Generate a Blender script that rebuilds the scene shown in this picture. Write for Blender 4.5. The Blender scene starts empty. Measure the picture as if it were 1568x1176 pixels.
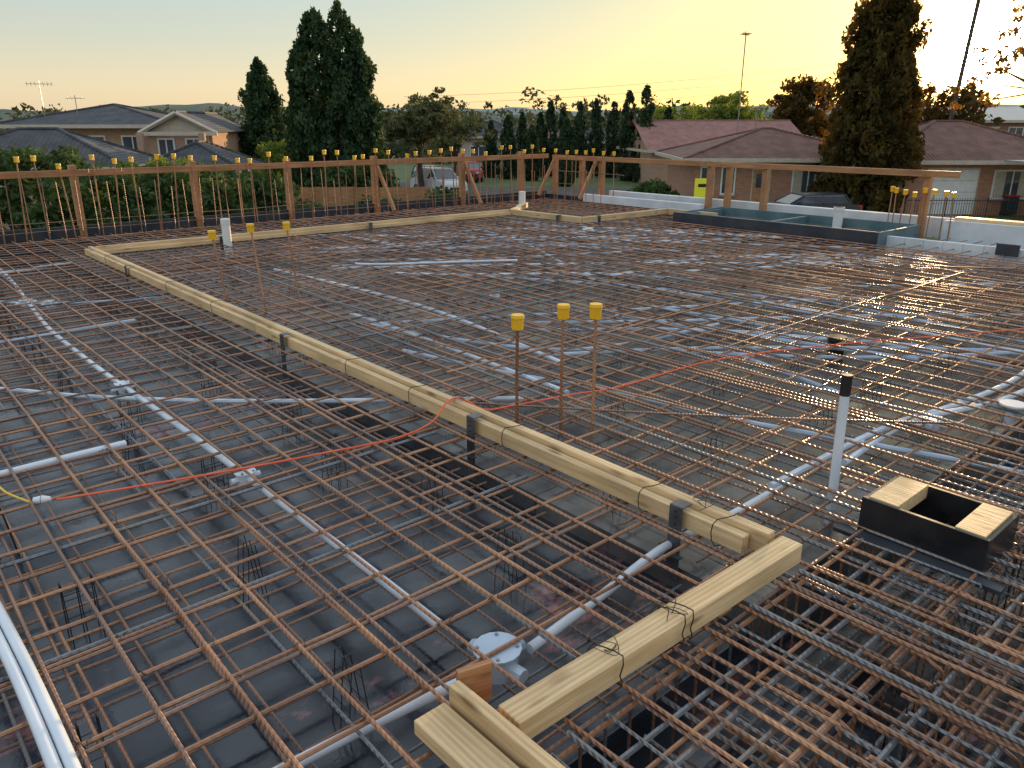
import bpy, math, random
import numpy as np
from mathutils import Vector, Matrix
R=random.Random(7)
SA=math.radians(-48.8); CA,SN=math.cos(SA),math.sin(SA)
def W(u,v): return (u*CA-v*SN, u*SN+v*CA)
col=bpy.context.collection
# ---------------------------------------------------------------- materials
def newmat(n):
    m=bpy.data.materials.new(n); m.use_nodes=True
    nt=m.node_tree; return m,nt,nt.nodes['Principled BSDF']
def mat(name,c1,c2=None,scale=4,rough=.6,rough2=None,metal=0,bump=0,bscale=None,stretch=(1,1,1),spec=.5,detail=6,p=(.35,.65)):
    m,nt,b=newmat(name); N=nt.nodes; K=nt.links
    b.inputs['Roughness'].default_value=rough; b.inputs['Metallic'].default_value=metal
    b.inputs['Specular IOR Level'].default_value=spec
    tc=N.new('ShaderNodeTexCoord'); mp=N.new('ShaderNodeMapping'); mp.inputs['Scale'].default_value=stretch
    K.new(tc.outputs['Object'],mp.inputs[0])
    no=N.new('ShaderNodeTexNoise'); no.inputs['Scale'].default_value=scale; no.inputs['Detail'].default_value=detail
    K.new(mp.outputs[0],no.inputs['Vector'])
    cr=N.new('ShaderNodeValToRGB'); cr.color_ramp.elements[0].position=p[0]; cr.color_ramp.elements[1].position=p[1]
    cr.color_ramp.elements[0].color=(*c1,1); cr.color_ramp.elements[1].color=(*(c2 or [x*1.25 for x in c1]),1)
    K.new(no.outputs['Fac'],cr.inputs[0]); K.new(cr.outputs[0],b.inputs['Base Color'])
    if rough2 is not None:
        mr=N.new('ShaderNodeMapRange'); mr.inputs['From Min'].default_value=.3; mr.inputs['From Max'].default_value=.7
        mr.inputs['To Min'].default_value=rough; mr.inputs['To Max'].default_value=rough2
        K.new(no.outputs['Fac'],mr.inputs[0]); K.new(mr.outputs[0],b.inputs['Roughness'])
    if bump:
        n2=N.new('ShaderNodeTexNoise'); n2.inputs['Scale'].default_value=bscale or scale*4; n2.inputs['Detail'].default_value=4
        K.new(mp.outputs[0],n2.inputs['Vector'])
        bu=N.new('ShaderNodeBump'); bu.inputs['Strength'].default_value=bump; bu.inputs['Distance'].default_value=.01
        K.new(n2.outputs['Fac'],bu.inputs['Height']); K.new(bu.outputs[0],b.inputs['Normal'])
    return m
def rebar_mat(name,c1,c2,c3,metal=.15):
    m=mat(name,c1,c2,scale=2.3,rough=.28,rough2=.55,metal=metal,detail=8,spec=.8); nt=m.node_tree;N=nt.nodes;K=nt.links
    cr=[n for n in N if n.type=='VALTORGB'][0]; e=cr.color_ramp.elements.new(.5); e.color=(*c3,1)
    tc=[n for n in N if n.type=='TEX_COORD'][0]
    w=N.new('ShaderNodeTexWave'); w.wave_type='BANDS'; w.bands_direction='DIAGONAL'; w.inputs['Scale'].default_value=24; w.inputs['Distortion'].default_value=.5
    K.new(tc.outputs['Object'],w.inputs['Vector'])
    bu=N.new('ShaderNodeBump'); bu.inputs['Strength'].default_value=.7; bu.inputs['Distance'].default_value=.003
    K.new(w.outputs['Fac'],bu.inputs['Height']); K.new(bu.outputs[0],N['Principled BSDF'].inputs['Normal'])
    return m
M={}
M['rust']=rebar_mat('rusty_steel',(.23,.1,.05),(.5,.25,.125),(.36,.165,.08))
M['rust2']=rebar_mat('rusty_steel_dark',(.13,.07,.05),(.34,.18,.11),(.22,.12,.08))
M['grey']=rebar_mat('grey_steel',(.14,.145,.155),(.27,.2,.15),(.2,.205,.215),metal=.35)
M['wire']=mat('black_wire',(.02,.02,.02),(.06,.05,.045),rough=.5,metal=.4)
M['cap']=mat('yellow_plastic',(.88,.47,.012),(.95,.57,.03),scale=9,rough=.38)
M['pvc']=mat('white_pvc',(.6,.66,.73),(.74,.78,.82),scale=3,rough=.32)
M['pvcb']=mat('blue_grey_conduit',(.35,.44,.55),(.52,.6,.68),scale=3,rough=.3)
M['black']=mat('black_plastic',(.012,.012,.013),(.022,.022,.022),rough=.3)
M['blackply']=mat('black_film_ply',(.01,.011,.014),(.02,.021,.024),rough=.2,rough2=.35,scale=8)
M['dark']=mat('dark_form_ply',(.022,.028,.04),(.05,.055,.065),rough=.4,bump=.1)
M['cord']=mat('orange_cord',(.85,.1,.03),(.9,.15,.05),rough=.4)
M['cordy']=mat('yellow_cord',(.8,.5,.03),(.8,.55,.05),rough=.45)
M['teal']=mat('teal_form_ply',(.07,.13,.15),(.13,.2,.22),scale=3,rough=.45)
M['foam']=mat('white_foam',(.6,.62,.64),(.76,.77,.78),scale=3,rough=.8,detail=9)
M['strap']=mat('galv_strap',(.06,.065,.075),(.14,.14,.15),scale=12,rough=.45,metal=.5)
def wood(name,c1,c2):
    m=mat(name,c1,c2,scale=3,rough=.58,stretch=(.7,14,14),bump=.25,bscale=9,detail=9,p=(.3,.7)); nt=m.node_tree;N=nt.nodes;K=nt.links
    b=N['Principled BSDF']; cr=[n for n in N if n.type=='VALTORGB'][0]; tc=[n for n in N if n.type=='TEX_COORD'][0]
    mp=N.new('ShaderNodeMapping'); mp.inputs['Scale'].default_value=(3.2,13,13); K.new(tc.outputs['Object'],mp.inputs[0])
    vo=N.new('ShaderNodeTexVoronoi'); vo.inputs['Scale'].default_value=1.0; K.new(mp.outputs[0],vo.inputs['Vector'])
    r=N.new('ShaderNodeValToRGB'); r.color_ramp.elements[0].position=.06; r.color_ramp.elements[1].position=.2
    r.color_ramp.elements[0].color=(.3,.2,.13,1); r.color_ramp.elements[1].color=(1,1,1,1); K.new(vo.outputs['Distance'],r.inputs[0])
    w=N.new('ShaderNodeTexWave'); w.bands_direction='Y'; w.inputs['Scale'].default_value=18; w.inputs['Distortion'].default_value=4; w.inputs['Detail'].default_value=2
    mp2=N.new('ShaderNodeMapping'); mp2.inputs['Scale'].default_value=(.12,1,1.4); K.new(tc.outputs['Object'],mp2.inputs[0]); K.new(mp2.outputs[0],w.inputs['Vector'])
    r2=N.new('ShaderNodeMapRange'); r2.inputs['To Min'].default_value=.8; r2.inputs['To Max'].default_value=1.05; K.new(w.outputs['Fac'],r2.inputs[0])
    mx=N.new('ShaderNodeMix'); mx.data_type='RGBA'; mx.blend_type='MULTIPLY'; mx.inputs[0].default_value=.8
    K.new(cr.outputs[0],mx.inputs[6]); K.new(r.outputs[0],mx.inputs[7])
    m2=N.new('ShaderNodeVectorMath'); m2.operation='SCALE'; K.new(mx.outputs[2],m2.inputs[0]); K.new(r2.outputs[0],m2.inputs['Scale'])
    n3=N.new('ShaderNodeTexNoise'); n3.inputs['Scale'].default_value=2.2; n3.inputs['Detail'].default_value=6; K.new(tc.outputs['Object'],n3.inputs['Vector'])
    r3=N.new('ShaderNodeMapRange'); r3.inputs['From Min'].default_value=.35; r3.inputs['From Max'].default_value=.6; r3.inputs['To Min'].default_value=.76; r3.inputs['To Max'].default_value=1; K.new(n3.outputs['Fac'],r3.inputs[0])
    m4=N.new('ShaderNodeVectorMath'); m4.operation='SCALE'; K.new(m2.outputs[0],m4.inputs[0]); K.new(r3.outputs[0],m4.inputs['Scale'])
    K.new(m4.outputs[0],b.inputs['Base Color']); return m
M['pine']=wood('pine_timber',(.66,.43,.2),(.9,.65,.36))
M['oldwood']=wood('weathered_timber',(.4,.17,.07),(.58,.29,.13))
def deckmat(name,cA,cB,cC,r0,r1,pink):
    m,nt,b=newmat(name);N=nt.nodes;K=nt.links
    tc=N.new('ShaderNodeTexCoord')
    n1=N.new('ShaderNodeTexNoise'); n1.inputs['Scale'].default_value=1.1; n1.inputs['Detail'].default_value=9; n1.inputs['Roughness'].default_value=.65
    n2=N.new('ShaderNodeTexNoise'); n2.inputs['Scale'].default_value=4; n2.inputs['Detail'].default_value=9
    for n in(n1,n2): K.new(tc.outputs['Object'],n.inputs['Vector'])
    cr=N.new('ShaderNodeValToRGB'); e=cr.color_ramp.elements; e[0].position=.38;e[0].color=(*cA,1);e[1].position=.74;e[1].color=(*cC,1)
    x=e.new(.54); x.color=(*cB,1); K.new(n1.outputs['Fac'],cr.inputs[0])
    br=N.new('ShaderNodeTexBrick'); br.inputs['Scale'].default_value=1; br.inputs['Brick Width'].default_value=2.4; br.inputs['Row Height'].default_value=1.2
    br.inputs['Mortar Size'].default_value=.006; br.inputs['Color1'].default_value=(1,1,1,1); br.inputs['Color2'].default_value=(.65,.72,.8,1); br.inputs['Mortar'].default_value=(.15,.15,.15,1)
    K.new(tc.outputs['Object'],br.inputs['Vector'])
    mx=N.new('ShaderNodeMix'); mx.data_type='RGBA'; mx.blend_type='MULTIPLY'; mx.inputs[0].default_value=1
    K.new(cr.outputs[0],mx.inputs[6]); K.new(br.outputs[0],mx.inputs[7])
    n3=N.new('ShaderNodeTexNoise'); n3.inputs['Scale'].default_value=2.4; n3.inputs['Detail'].default_value=9; n3.inputs['Roughness'].default_value=.7
    mp=N.new('ShaderNodeMapping'); mp.inputs['Location'].default_value=(5,3,1); mp.inputs['Scale'].default_value=(1,.5,1); K.new(tc.outputs['Object'],mp.inputs[0]); K.new(mp.outputs[0],n3.inputs['Vector'])
    r3=N.new('ShaderNodeMapRange'); r3.inputs['From Min'].default_value=.6; r3.inputs['From Max'].default_value=.72; r3.inputs['To Max'].default_value=pink; K.new(n3.outputs['Fac'],r3.inputs[0])
    m3=N.new('ShaderNodeMix'); m3.data_type='RGBA'; K.new(r3.outputs[0],m3.inputs[0]); K.new(mx.outputs[2],m3.inputs[6]); m3.inputs[7].default_value=(.6,.22,.22,1)
    K.new(m3.outputs[2],b.inputs['Base Color'])
    mr=N.new('ShaderNodeMapRange'); mr.inputs['From Min'].default_value=.32; mr.inputs['From Max'].default_value=.68; mr.inputs['To Min'].default_value=r0; mr.inputs['To Max'].default_value=r1
    K.new(n2.outputs['Fac'],mr.inputs[0]); K.new(mr.outputs[0],b.inputs['Roughness'])
    bu=N.new('ShaderNodeBump'); bu.inputs['Strength'].default_value=.35; bu.inputs['Distance'].default_value=.02
    K.new(n1.outputs['Fac'],bu.inputs['Height']); K.new(bu.outputs[0],b.inputs['Normal']); b.inputs['Specular IOR Level'].default_value=.8
    return m
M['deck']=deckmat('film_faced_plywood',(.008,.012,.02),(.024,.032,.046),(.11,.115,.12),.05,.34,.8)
M['deck2']=deckmat('dusty_sky_sheen_formply',(.05,.05,.052),(.14,.13,.12),(.38,.34,.3),.15,.55,.25)  # same black ply with dust; grazing sky reflection also painted into the paler tones
def leafmat(name,c1,c2,scale=1.2,tr=.3,warm=(1.3,1.1,.5)):
    m,nt,b=newmat(name);N=nt.nodes;K=nt.links
    tc=N.new('ShaderNodeTexCoord'); no=N.new('ShaderNodeTexNoise'); no.inputs['Scale'].default_value=scale; no.inputs['Detail'].default_value=5
    K.new(tc.outputs['Object'],no.inputs['Vector'])
    cr=N.new('ShaderNodeValToRGB'); cr.color_ramp.elements[0].position=.35; cr.color_ramp.elements[1].position=.68
    cr.color_ramp.elements[0].color=(*c1,1); cr.color_ramp.elements[1].color=(*c2,1); K.new(no.outputs['Fac'],cr.inputs[0])
    K.new(cr.outputs[0],b.inputs['Base Color']); b.inputs['Roughness'].default_value=.7; b.inputs['Specular IOR Level'].default_value=.2
    t=N.new('ShaderNodeBsdfTranslucent'); vm=N.new('ShaderNodeVectorMath'); vm.operation='MULTIPLY'; vm.inputs[1].default_value=warm
    K.new(cr.outputs[0],vm.inputs[0]); K.new(vm.outputs[0],t.inputs[0])
    mx=N.new('ShaderNodeMixShader'); mx.inputs[0].default_value=tr; K.new(b.outputs[0],mx.inputs[1]); K.new(t.outputs[0],mx.inputs[2])
    K.new(mx.outputs[0],N['Material Output'].inputs[0]); return m
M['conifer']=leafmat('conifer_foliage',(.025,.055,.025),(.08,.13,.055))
M['pencil']=leafmat('pencil_pine_foliage',(.022,.045,.024),(.055,.095,.045))
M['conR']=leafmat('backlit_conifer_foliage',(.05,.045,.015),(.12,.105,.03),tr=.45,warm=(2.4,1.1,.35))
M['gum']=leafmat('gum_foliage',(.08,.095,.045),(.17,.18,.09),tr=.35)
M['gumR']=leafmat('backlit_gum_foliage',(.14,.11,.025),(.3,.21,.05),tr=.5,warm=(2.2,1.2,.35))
M['bush']=leafmat('hedge_foliage',(.035,.065,.022),(.1,.16,.055),scale=1.5)
M['bright']=leafmat('light_green_foliage',(.13,.19,.035),(.22,.29,.07),tr=.45)
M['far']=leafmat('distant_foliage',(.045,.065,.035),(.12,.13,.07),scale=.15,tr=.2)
M['bark']=mat('bark',(.05,.035,.025),(.12,.09,.065),scale=6,rough=.9,bump=.6,stretch=(2,2,.4))
M['grass']=mat('grass',(.05,.09,.025),(.11,.15,.045),scale=.6,rough=.9,bump=.3,bscale=8)
M['asphalt']=mat('asphalt',(.05,.05,.052),(.075,.075,.075),scale=1.5,rough=.85)
M['conc']=mat('concrete',(.3,.29,.27),(.42,.4,.37),scale=1.2,rough=.85)
M['hill']=mat('distant_hills',(.13,.16,.13),(.2,.21,.16),scale=.012,rough=1,spec=0,p=(.4,.6))  # distance haze painted into both hill colours, the far ones palest
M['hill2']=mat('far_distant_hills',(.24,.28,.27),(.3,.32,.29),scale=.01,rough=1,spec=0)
def brick(name,c1,c2):
    m,nt,b=newmat(name);N=nt.nodes;K=nt.links
    tc=N.new('ShaderNodeTexCoord'); sx=N.new('ShaderNodeSeparateXYZ'); K.new(tc.outputs['Object'],sx.inputs[0])
    ad=N.new('ShaderNodeMath'); K.new(sx.outputs[0],ad.inputs[0]); K.new(sx.outputs[1],ad.inputs[1])
    cx=N.new('ShaderNodeCombineXYZ'); K.new(ad.outputs[0],cx.inputs[0]); K.new(sx.outputs[2],cx.inputs[1])
    br=N.new('ShaderNodeTexBrick'); br.inputs['Scale'].default_value=1; br.inputs['Brick Width'].default_value=.24; br.inputs['Row Height'].default_value=.086; br.inputs['Mortar Size'].default_value=.008
    br.inputs['Color1'].default_value=(*c1,1); br.inputs['Color2'].default_value=(*c2,1); br.inputs['Mortar'].default_value=(.3,.27,.24,1)
    K.new(cx.outputs[0],br.inputs['Vector']); K.new(br.outputs[0],b.inputs['Base Color']); b.inputs['Roughness'].default_value=.85; return m
M['brick']=brick('red_brick',(.4,.16,.085),(.5,.23,.13)); M['brickl']=brick('tan_brick',(.44,.24,.14),(.52,.31,.19))
def tile(name,c1,c2):
    m=mat(name,c1,c2,scale=1.5,rough=.75); nt=m.node_tree;N=nt.nodes;K=nt.links
    tc=[n for n in N if n.type=='TEX_COORD'][0]
    a=N.new('ShaderNodeTexWave'); a.bands_direction='Z'; a.wave_profile='SAW'; a.inputs['Scale'].default_value=2.2
    c=N.new('ShaderNodeTexWave'); c.bands_direction='X'; c.inputs['Scale'].default_value=1.6
    for q in(a,c): K.new(tc.outputs['Object'],q.inputs['Vector'])
    ad=N.new('ShaderNodeMath'); K.new(a.outputs['Fac'],ad.inputs[0]); K.new(c.outputs['Fac'],ad.inputs[1])
    bu=N.new('ShaderNodeBump'); bu.inputs['Distance'].default_value=.05; bu.inputs['Strength'].default_value=.7
    K.new(ad.outputs[0],bu.inputs['Height']); K.new(bu.outputs[0],N['Principled BSDF'].inputs['Normal']); return m
M['tileg']=tile('grey_roof_tiles',(.035,.038,.045),(.075,.075,.082)); M['tiler']=tile('brown_roof_tiles',(.12,.055,.04),(.2,.095,.07))
M['tilep']=tile('terracotta_roof_tiles',(.26,.12,.1),(.34,.17,.14))
M['trim']=mat('cream_trim',(.5,.42,.33),(.58,.5,.4),rough=.6); M['white']=mat('white_paint',(.7,.69,.66),(.8,.78,.75),rough=.5)
M['render']=mat('cream_render',(.45,.38,.3),(.52,.45,.36),rough=.8)
M['glass']=mat('window_glass',(.05,.06,.07),(.09,.1,.12),scale=.8,rough=.08,spec=.9)
M['carw']=mat('white_car_paint',(.62,.63,.65),(.68,.68,.7),rough=.25); M['card']=mat('dark_car_paint',(.03,.035,.045),(.04,.045,.055),rough=.25)
M['carr']=mat('red_car_paint',(.35,.04,.03),(.4,.05,.04),rough=.25)
M['tyre']=mat('tyre_rubber',(.02,.02,.02),(.03,.03,.03),rough=.8); M['metal']=mat('grey_metal',(.25,.25,.26),(.35,.35,.35),rough=.4,metal=.7)
M['lamp']=mat('red_lens',(.4,.02,.02),(.45,.03,.03),rough=.3); M['signy']=mat('yellow_sign',(.85,.8,.03),(.9,.85,.06),rough=.5)
M['tin']=mat('metal_roofing',(.4,.4,.42),(.5,.5,.5),rough=.4,metal=.4,stretch=(8,.3,.3))
# ---------------------------------------------------------------- mesh builder
class MB:
    def __init__(s): s.v=[];s.f=[];s.m=[];s.mats=[]
    def mi(s,k):
        if k not in s.mats: s.mats.append(k)
        return s.mats.index(k)
    def face(s,pts,k):
        n=len(s.v); s.v+=[tuple(p) for p in pts]; s.f.append(tuple(range(n,n+len(pts)))); s.m.append(s.mi(k))
    def box(s,x0,x1,y0,y1,z0,z1,k):
        n=len(s.v); s.v+=[(x0,y0,z0),(x1,y0,z0),(x1,y1,z0),(x0,y1,z0),(x0,y0,z1),(x1,y0,z1),(x1,y1,z1),(x0,y1,z1)]
        i=s.mi(k)
        for q in((3,2,1,0),(4,5,6,7),(0,1,5,4),(1,2,6,5),(2,3,7,6),(3,0,4,7)): s.f.append(tuple(n+a for a in q)); s.m.append(i)
    def tube(s,pts,r,k,n=6,cap=True,r1=None):
        pts=[Vector(p) for p in pts]; N0=len(s.v); i=s.mi(k); L=len(pts)
        for j,p in enumerate(pts):
            d=(pts[min(j+1,L-1)]-pts[max(j-1,0)]).normalized()
            up=Vector((0,0,1)) if abs(d.z)<.9 else Vector((1,0,0))
            a=d.cross(up).normalized(); b=a.cross(d)
            rr=r if r1 is None else r+(r1-r)*j/(L-1)
            for t in range(n):
                q=2*math.pi*t/n; s.v.append(tuple(p+a*(rr*math.cos(q))+b*(rr*math.sin(q))))
        for j in range(L-1):
            for t in range(n):
                A=N0+j*n+t;B=N0+j*n+(t+1)%n; s.f.append((A,B,B+n,A+n)); s.m.append(i)
        if cap:
            s.f.append(tuple(N0+t for t in range(n))[::-1]); s.m.append(i); s.f.append(tuple(N0+(L-1)*n+t for t in range(n))); s.m.append(i)
    def obj(s,name,site=False,loc=(0,0,0),rz=0,parent=None,smooth=True,bevel=0):
        me=bpy.data.meshes.new(name); me.from_pydata(s.v,[],s.f)
        for k in s.mats: me.materials.append(M[k])
        me.polygons.foreach_set('material_index',s.m)
        if smooth: me.polygons.foreach_set('use_smooth',[True]*len(s.f))
        me.update()
        o=bpy.data.objects.new(name,me); col.objects.link(o); o.location=loc; o.rotation_euler[2]=SA if site else rz
        if smooth:
            try: me.set_sharp_from_angle(angle=math.radians(40))
            except Exception: pass
        if bevel:
            b=o.modifiers.new('bevel','BEVEL'); b.width=bevel; b.segments=2
        if parent: o.parent=parent
        return o
def empty(name,loc=(0,0,0),rz=0):
    e=bpy.data.objects.new(name,None); col.objects.link(e); e.location=loc; e.rotation_euler[2]=rz; return e
def board(name,p0,p1,w,h,z,k='pine',bevel=.004,z1=None):
    """timber from p0 to p1 (site coords, centreline), underside at z"""
    a=Vector((*W(*p0),z)); b=Vector((*W(*p1),z if z1 is None else z1)); L=(b-a).length
    mb=MB(); mb.box(0,L,-w/2,w/2,0,h,k); o=mb.obj(name,loc=a,smooth=False,bevel=bevel)
    o.rotation_euler=(0,-math.asin((b.z-a.z)/L),math.atan2(b.y-a.y,b.x-a.x)); return o
def smoothpath(pts,n=8):
    P=[Vector(p) for p in pts]; out=[]
    for i in range(len(P)-1):
        p0=P[max(i-1,0)];p1=P[i];p2=P[i+1];p3=P[min(i+2,len(P)-1)]
        for j in range(n):
            t=j/n; out.append(.5*((2*p1)+(p2-p0)*t+(2*p0-5*p1+4*p2-p3)*t*t+(3*p1-p0-3*p2+p3)*t**3))
    out.append(P[-1]); return out
# ---------------------------------------------------------------- deck
ZL,ZM,ZB=-.27,-.17,-.42
mb=MB()
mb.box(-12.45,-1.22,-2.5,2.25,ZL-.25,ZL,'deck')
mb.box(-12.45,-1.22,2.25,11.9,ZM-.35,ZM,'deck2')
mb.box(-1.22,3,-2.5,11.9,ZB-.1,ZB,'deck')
mb.obj('formwork_deck',site=True,smooth=False)
mb=MB()
for u in (-12,-8,-4,0,2.8):
    for v in (-2.3,3,7,11.6): mb.box(u-.1,u+.1,v-.1,v+.1,-3,-.5,'conc')
mb.obj('support_columns',site=True,smooth=False)
# ---------------------------------------------------------------- mesh layers
def bar(mb,axis,c,s0,s1,z,r,k,wob=.004,n=6,step=.7):
    m=max(2,int((s1-s0)/step)); pts=[]
    for i in range(m+1):
        t=s0+(s1-s0)*i/m; cc=c+R.uniform(-wob,wob); zz=z+R.uniform(-wob,wob)
        pts.append((t,cc,zz) if axis=='u' else (cc,t,zz))
    mb.tube(pts,r,k,n)
top=MB()
v=-1.6
while v<11.7:
    hi=-8.0 if v>10.3 else 1.8
    r=R.choice([.0066,.0072]); k=R.choice(['rust','rust','rust','rust2'])
    bar(top,'u',v+R.uniform(-.012,.012),-12.2,hi,0,r,k,.006)
    if R.random()<.35:
        s=R.uniform(-12,-3); bar(top,'u',v+R.uniform(.02,.05),s,min(hi,s+R.uniform(1,6)),.001,r,'rust2')
    v+=.2
u=-12.1
while u<1.8:
    hi=10.3 if -8.0<u<-4.4 else 11.7
    r=R.choice([.0066,.0072]); k=R.choice(['rust','rust','rust','rust2'])
    bar(top,'v',u+R.uniform(-.012,.012),-1.8,hi,-.0138,r,k,.006)
    if R.random()<.35:
        s=R.uniform(-1.5,6); bar(top,'v',u+R.uniform(.02,.05),s,min(hi,s+R.uniform(1,6)),-.009,r,'rust2')
    u+=.2
top.obj('top_rebar_mesh',site=True)
bot=MB()
for (u0,u1,v0,v1,z) in((-12.2,-1.25,-1.8,2.2,-.19),(-12.2,-1.25,2.28,11.7,-.125),(-1.1,1.8,-1.8,11.7,-.2)):
    v=v0+.1
    while v<v1:
        hi=min(u1,-8) if v>10.3 and u1<-1 else u1
        bar(bot,'u',v+R.uniform(-.02,.02),u0,hi,z,.0056,R.choice(['rust2','rust2','grey','rust']),.008); v+=.2
    u=u0+.1
    while u<u1:
        hi=min(v1,10.3) if -8.0<u<-4.4 else v1
        bar(bot,'v',u+R.uniform(-.02,.02),v0,hi,z-.0105,.0056,R.choice(['rust2','rust2','grey','rust']),.008); u+=.2
bot.obj('bottom_rebar_mesh',site=True)
ex=MB()
for i in range(85):
    z=R.choice([.012,-.02,-.11]); L=R.uniform(1.5,6)
    if R.random()<.6:
        s=R.uniform(-12,-2); v=R.uniform(2.4,10.2); bar(ex,'u',v,s,min(s+L,-.6),z,R.choice([.006,.008]),R.choice(['rust','grey','rust2']),.012)
    else:
        s=R.uniform(2.4,7); u=R.uniform(-12,-1.4); bar(ex,'v',u,s,min(s+L,10.2),z,R.choice([.006,.008]),R.choice(['rust','grey','rust2']),.012)
for i in range(10):
    s=R.uniform(-8,-3); bar(ex,'u',R.uniform(.1,2.1),s,s+R.uniform(1.5,4)if s<-5.5 else -1.3,R.choice([-.02,-.03]),.006,R.choice(['grey','rust2']),.006)
for u in (-6.1,-3.05,-2.35): bar(ex,'v',u,-.5,2.15,-.022,.008,'grey',.004)
for (a,b) in (((-3.2,2.5),(-1.3,4.2)),((-5.2,3.0),(-2.0,3.4)),((-9,4),(-6.5,6.2)),((-6.5,6.5),(-3,7.6)),((-4,8.5),(-2,10)),((-11,6),(-9.5,8.2))):
    ex.tube(smoothpath([(*a,.016),((a[0]+b[0])/2+.05,(a[1]+b[1])/2-.06,.03),(*b,.016)],5),.006,R.choice(['rust','rust2']),6)
ex.obj('loose_reinforcing_bars',site=True)
# beam cages in the near-right set-down
cg=MB()
for u0 in(-1.08,-.55):
    for uu in(u0,u0+.1,u0+.2,u0+.3,u0+.4):
        for z in(.012,-.3): bar(cg,'v',uu+R.uniform(-.01,.01),-1.6,11.5,z if z<0 else -.024,.0085,R.choice(['grey','rust2','rust']),.006)
    v=-1.5
    while v<11.4:
        a,b,t,bb=u0-.01,u0+.42,-.003,-.32; r=.0055
        vv=v+R.uniform(-.02,.02); sk=R.uniform(-.02,.02)
        cg.tube([(a,vv,t),(b,vv+sk,t),(b+.004,vv+sk,t-.01),(b,vv+sk,bb),(a,vv,bb),(a-.004,vv,t-.01)],r,R.choice(['grey','rust','rust2']),5)
        v+=.1 if v<4 else .2
for v0 in(1.15,1.55,1.75,2.0,2.3,2.42,2.6,3.4,3.5,3.62):
    bar(cg,'u',v0,-1.25 if v0>2.35 else -1.1,1.7,R.choice([.015,-.035,-.1]),.0085,R.choice(['grey','grey','rust']),.004)
for i in range(34):
    u=R.uniform(-1.0,.1); v=R.uniform(1.1,3.8); z=-.03
    cg.tube([(u,v,z),(u+.25,v,z),(u+.3,v,z-.02),(u+.32,v,z-.07),(u+.32,v,z-.22)],.0065,R.choice(['grey','rust']),6)
cg.obj('beam_reinforcement_cage',site=True)
# bar chairs
ch=MB()
def chair(u,v,z0,z1):
    w=.05; r=.002; n=4; k='wire'; sw=R.random()<.5
    q=(lambda a,b,z:(u+a,v+b,z)) if sw else (lambda a,b,z:(u+b,v+a,z))
    for dx in(-w,0,w):
        ch.tube([q(dx,-w*.8,z0),q(dx,-.012,z1),q(dx,.012,z1),q(dx,w*.8,z0)],r,k,n)
    for f in(.35,.75):
        for sg in(-1,1):
            y=sg*(.012+(w*.8-.012)*(1-f)); ch.tube([q(-w,y,z0+(z1-z0)*f),q(w,y,z0+(z1-z0)*f)],r,k,n)
u=-11.8
while u<-1.3:
    v=-.5
    while v<10.2:
        uu=u+R.uniform(-.15,.15); vv=v+R.uniform(-.15,.15)
        if abs(vv-2.25)>.12: chair(uu,vv,ZL if vv<2.25 else ZM,-.018)
        v+=.76
    u+=.76
ch.obj('bar_chairs',site=True)
tw=MB()
for i in range(1100):
    u=-12.1+.2*R.randrange(0,60); v=-1.6+.2*R.randrange(5,60)
    if u>1.5 or (v>10 and u>-8.2): continue
    a=R.uniform(0,6.28); pts=[(u-.014,v-.014,-.014),(u,v,.011),(u+.014,v+.014,-.014),(u+.02*math.cos(a),v+.02*math.sin(a),.014),(u+.035*math.cos(a),v+.035*math.sin(a),.024)]
    tw.tube(pts,.0014,'wire',4)
tw.obj('tie_wires',site=True)
# ---------------------------------------------------------------- timber edge forms
board('timber_formwork_board',(-10.35,2.305),(-1.23,2.325),.045,.09,.012)
board('timber_formwork_board',(-10.32,2.255),(-5.5,2.262),.045,.07,.01)
board('timber_formwork_board',(-5.49,2.262),(-1.3,2.272),.045,.07,.01)
board('timber_formwork_board',(-1.19,1.03),(-1.17,2.36),.085,.075,.012)
board('timber_formwork_board',(-1.36,.985),(-.6,.995),.035,.09,.014)
board('timber_formwork_board',(-1.36,.905),(-.62,.915),.1,.045,.012)
board('ply_offcut',(-1.37,1.005),(-1.345,1.10),.018,.12,0,'oldwood',.001)
board('timber_formwork_board',(-10.28,2.35),(-10.2,8.85),.045,.09,.012)
board('timber_formwork_board',(-10.22,2.35),(-10.15,8.85),.045,.05,.012)
board('timber_formwork_board',(-10.2,8.9),(-8.55,8.95),.07,.09,.012)
board('timber_formwork_board',(-8.55,8.95),(-8.5,11.0),.07,.09,.012)
board('timber_formwork_board',(-8.5,11.05),(-7.5,11.05),.07,.09,.012)
board('timber_formwork_board',(-10.9,9.9),(-10.2,8.92),.07,.09,.012)
for (u,v,axis) in((-4.97,2.21,0),(-2.85,2.215,0),(-1.58,2.222,0),(-8.6,2.21,0),(-10.12,3.82,1),(-10.1,6.05,1),(-9.0,8.85,0),(-8.5,9.3,1)):
    m=MB()
    if axis==0:
        m.box(u-.03,u+.03,v,v+.004,-.22,.105,'strap'); m.box(u-.03,u+.03,v+.004,v+.06,.1025,.1065,'strap')
        for zz in(.03,.06,.085): m.tube([(u,v-.006,zz),(u,v+.004,zz)],.004,'wire',6)
        m.box(u-.05,u+.05,v-.03,v,-.1,-.095,'strap')
    else:
        m.box(u,u+.004,v-.03,v+.03,-.15,.105,'strap'); m.box(u-.06,u,v-.03,v+.03,.1025,.1065,'strap'); m.box(u+.004,u+.03,v-.05,v+.05,-.1,-.095,'strap')
    m.obj('form_bracket',site=True,smooth=False)
lw=MB()
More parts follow.
